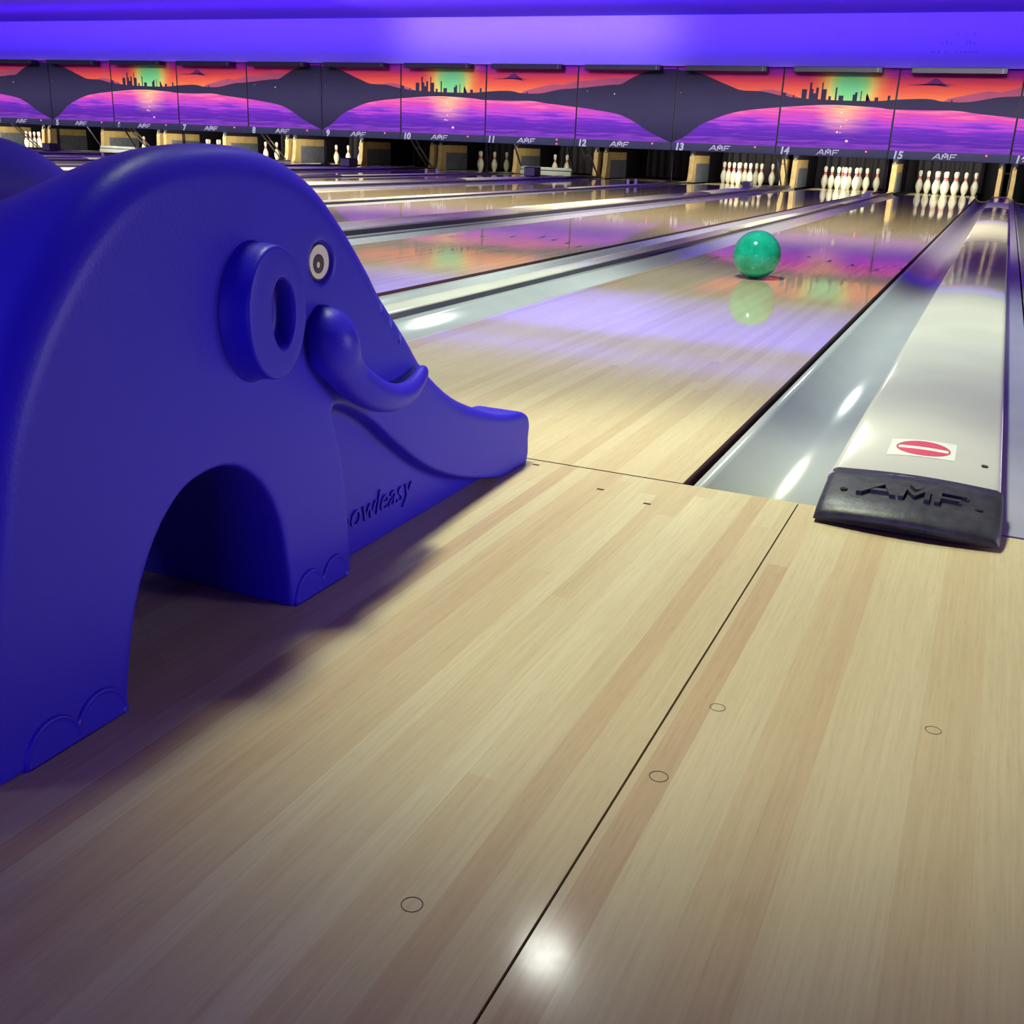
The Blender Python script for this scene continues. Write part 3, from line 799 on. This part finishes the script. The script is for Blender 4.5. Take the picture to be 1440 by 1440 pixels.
path = smooth_poly([(.246,-.672,.3555,.001),(.248,-.672,.353,.0105),(.252,-.671,.345,.0215),(.257,-.670,.333,.0305),(.261,-.668,.318,.0345),(.264,-.662,.302,.0330),(.267,-.650,.283,.0265),(.270,-.634,.266,.0240),(.274,-.610,.249,.0230),(.277,-.580,.235,.0205),(.277,-.545,.2265,.0178),(.275,-.508,.2255,.0148),(.270,-.475,.231,.0120),(.265,-.450,.2395,.0098),(.262,-.440,.244,.0066),(.261,-.437,.2455,.001)], 4)
m = MB(); m.tube([p[:3] for p in path], [max(p[3], .0008) for p in path], 20)
m.build('tusk', M['blue'], elephant); mirror_x(m).build('tusk', M['blue'], elephant)
for s_ in (1, -1):
    eye = MB(); eye.loft(ell_rings([(EY,EZ,.0215,.0215,.243),(EY,EZ,.0215,.0215,.2462),(EY,EZ,.0195,.0195,.2470),(EY,EZ,.002,.002,.2471)], 32), lambda i, j: 0 if i < 2 else 1, False)
    pu = MB(); pu.loft(ell_rings([(EY-.002,EZ-.002,.0108,.0112,.2470),(EY-.002,EZ-.002,.0105,.0110,.2478),(EY-.002,EZ-.002,.001,.001,.2479)], 24), 0, False)
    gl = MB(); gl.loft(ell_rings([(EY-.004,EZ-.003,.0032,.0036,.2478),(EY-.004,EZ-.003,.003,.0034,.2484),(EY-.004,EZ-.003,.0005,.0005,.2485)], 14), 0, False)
    if s_ < 0: eye, pu, gl = mirror_x(eye), mirror_x(pu), mirror_x(gl)
    e = eye.build('eye', [M['eyering'], M['eyewhite']], elephant); e['label'] = 'round white eye with black rim'
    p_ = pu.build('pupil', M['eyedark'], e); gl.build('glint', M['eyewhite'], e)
for c1, c2, hw_, hz in ((-1.111, -1.053, .0325, .037), (-.708, -.652, .0300, .036)):
    m = MB(); lev = []
    for s_, x in ((1.06,.247),(1.04,.2515),(1.0,.2540),(.96,.2542),(.90,.2528),(.86,.2526),(.84,.2526)):
        d_ = (c2-c1)/2; q = math.acos(min(.999, d_/(hw_*s_)))
        row = [(x, c1+hw_*s_*math.cos(PI+(q-PI)*k/14), hz*s_*abs(math.sin(PI+(q-PI)*k/14))+.0006) for k in range(15)]
        row += [(x, c2+hw_*s_*math.cos(PI-q+(q-PI)*k/14), hz*s_*abs(math.sin(PI-q+(q-PI)*k/14))+.0006) for k in range(1, 15)]
        lev.append(row)
    m.loft(lev, 0, True, True, False)
    n_ = len(lev[-1]); m.add(lev[-1], [tuple(range(15)), tuple(range(14, n_)), (0, 14, n_-1)], 0)
    m.build('toenails', M['blue'], elephant); mirror_x(m).build('toenails', M['blue'], elephant)
me = text_mesh('bowleasy', .047, .0012, .28, -.0004); me.materials.append(M['blue'])
wdt = max(v.co.x for v in me.vertices)
for s_ in (1, -1):
    o = bpy.data.objects.new('raised_lettering', me); COL.objects.link(o); o.parent = elephant
    o.matrix_local = Matrix(((0,0,s_,.2235*s_), (s_*.200/wdt,0,0,-.600 if s_ > 0 else -.40), (0,1.05,0,.042), (0,0,0,1)))

# ------------------------------------------------------------------ lights
def area(name, loc, target, sx, sy, col, power, spread=180):
    d = bpy.data.lights.new(name, 'AREA'); d.shape = 'RECTANGLE'; d.size = sx; d.size_y = sy; d.color = col; d.energy = power; d.spread = math.radians(spread)
    o = bpy.data.objects.new(name, d); COL.objects.link(o); o.location = loc
    o.rotation_euler = (Vector(target)-Vector(loc)).to_track_quat('-Z', 'Y').to_euler(); return o
def spot(name, loc, target, power, size, blend, rad, col):
    d = bpy.data.lights.new(name, 'SPOT'); d.energy = power; d.spot_size = math.radians(size); d.spot_blend = blend; d.shadow_soft_size = rad; d.color = col
    o = bpy.data.objects.new(name, d); COL.objects.link(o); o.location = loc
    o.rotation_euler = (Vector(target)-Vector(loc)).to_track_quat('-Z', 'Y').to_euler(); return o
KEY = (.88, 1, .86)
spot('lane_spot', (-.28, 1.67, 2.7), (.05, 1.72, 0), 410, 85, .6, .22, KEY)
spot('approach_fill', (-.15, -.05, 2.7), (.57, -.22, 0), 330, 40, .66, .2, (.95, 1, .72))  # added lamp, cone shaped to brighten the approach and leave near corners dark
area('lane_tube', (-.28, 1.67, 2.71), (.66, -1.12, 0), .16, .045, (.95,1,.9), .085, 20)
for i in range(10): spot('lane_spot', (-1.9-1.755*i, 2.2, 2.7), (-1.9-1.755*i, 3.5, 0), 300, 66, .7, .10, KEY)
spot('lane_spot', (3.23, 1.67, 2.7), (3.0, 2.2, 0), 300, 80, .5, .10, KEY)
for x in (-16.5, -12.5, -8.5, -4.5, -.5): spot('mid_spot', (x, 7.2, 2.9), (x, 8.0, 0), 620 if x > -1 else 850, 120, .6, .12, (1,.93,.70))
# added unseen strip aimed at the murals, standing in for their light boxes
area('mural_fill', (-8.5, 13.0, 2.55), (-8.5, 16.62, 1.10), 26, .12, (1,.95,.92), 98, 25)
# violet wash over bulkhead and ceiling
area('violet_lamp', (-8.5, 14.0, 2.56), (-8.5, 16.5, 2.50), 26, .05, (.08,.02,1), 105, 34)
area('violet_lamp', (-7.0, 14.0, 2.56), (-7.0, 16.5, 2.45), 5, .05, (.45,.34,1), 16, 40)
area('violet_lamp', (-8.5, 14.3, 1.45), (-8.5, 14.5, 2.63), 26, .05, (.10,.004,1), 190, 150)
# added low fill lamps brightening the ramp from the sides and behind
area('fill_glow', (4.2, .8, .6), (.25, -.22, .2), 1.8, .7, (.80,.70,1), 5.6, 46)
area('fill_glow', (.4, -4.2, .22), (.1, -1.0, .30), 2.4, .3, (.18,.11,1), 44)
area('fill_glow', (-2.1, -2.95, .42), (.2, -1.19, .27), .6, .45, (.6,.72,1), 5, 70)
# pin deck lights
PL = {16:.4,15:1,14:1,13:1,12:.05,11:.5,10:.12,9:.02,8:1.2,7:1.2,6:1.2,5:1.0,4:.06,3:1.2}
for l, e in PL.items():
    area('pin_lamp', (cent[l], 17.15, .78), (cent[l], 18.7, .16), 1.0, .1, (1,.95,.78), 26*e, 150)

wd = bpy.data.worlds.new('World'); S.world = wd; wd.use_nodes = True
bg = wd.node_tree.nodes['Background']; bg.inputs[0].default_value = (.70,.27,.30,1); bg.inputs[1].default_value = .06

# ------------------------------------------------------------------ camera
def cam():
    y, p, r = .4106*-1, .3374, .0403
    fwd = Vector((math.sin(y)*math.cos(p), math.cos(y)*math.cos(p), -math.sin(p)))
    right = fwd.cross(Vector((0,0,1))).normalized(); up = right.cross(fwd)
    rr_ = right*math.cos(r)+up*math.sin(r); uu = -right*math.sin(r)+up*math.cos(r)
    c = bpy.data.cameras.new('Camera'); o = bpy.data.objects.new('Camera', c); COL.objects.link(o)
    mt = Matrix((rr_, uu, -fwd)).transposed().to_4x4(); mt.translation = Vector((.9561, -1.7054, .5432)); o.matrix_world = mt
    c.sensor_width = 36; c.sensor_fit = 'HORIZONTAL'; c.lens = 1474.343/1440*36; c.clip_start = .02; c.clip_end = 200
    S.camera = o
cam()
S.view_settings.view_transform = 'Standard'; S.view_settings.look = 'None'; S.view_settings.gamma = 1; S.view_settings.exposure = 0
S.view_settings.use_curve_mapping = False
S.cycles.max_bounces = 8; S.cycles.use_denoising = True
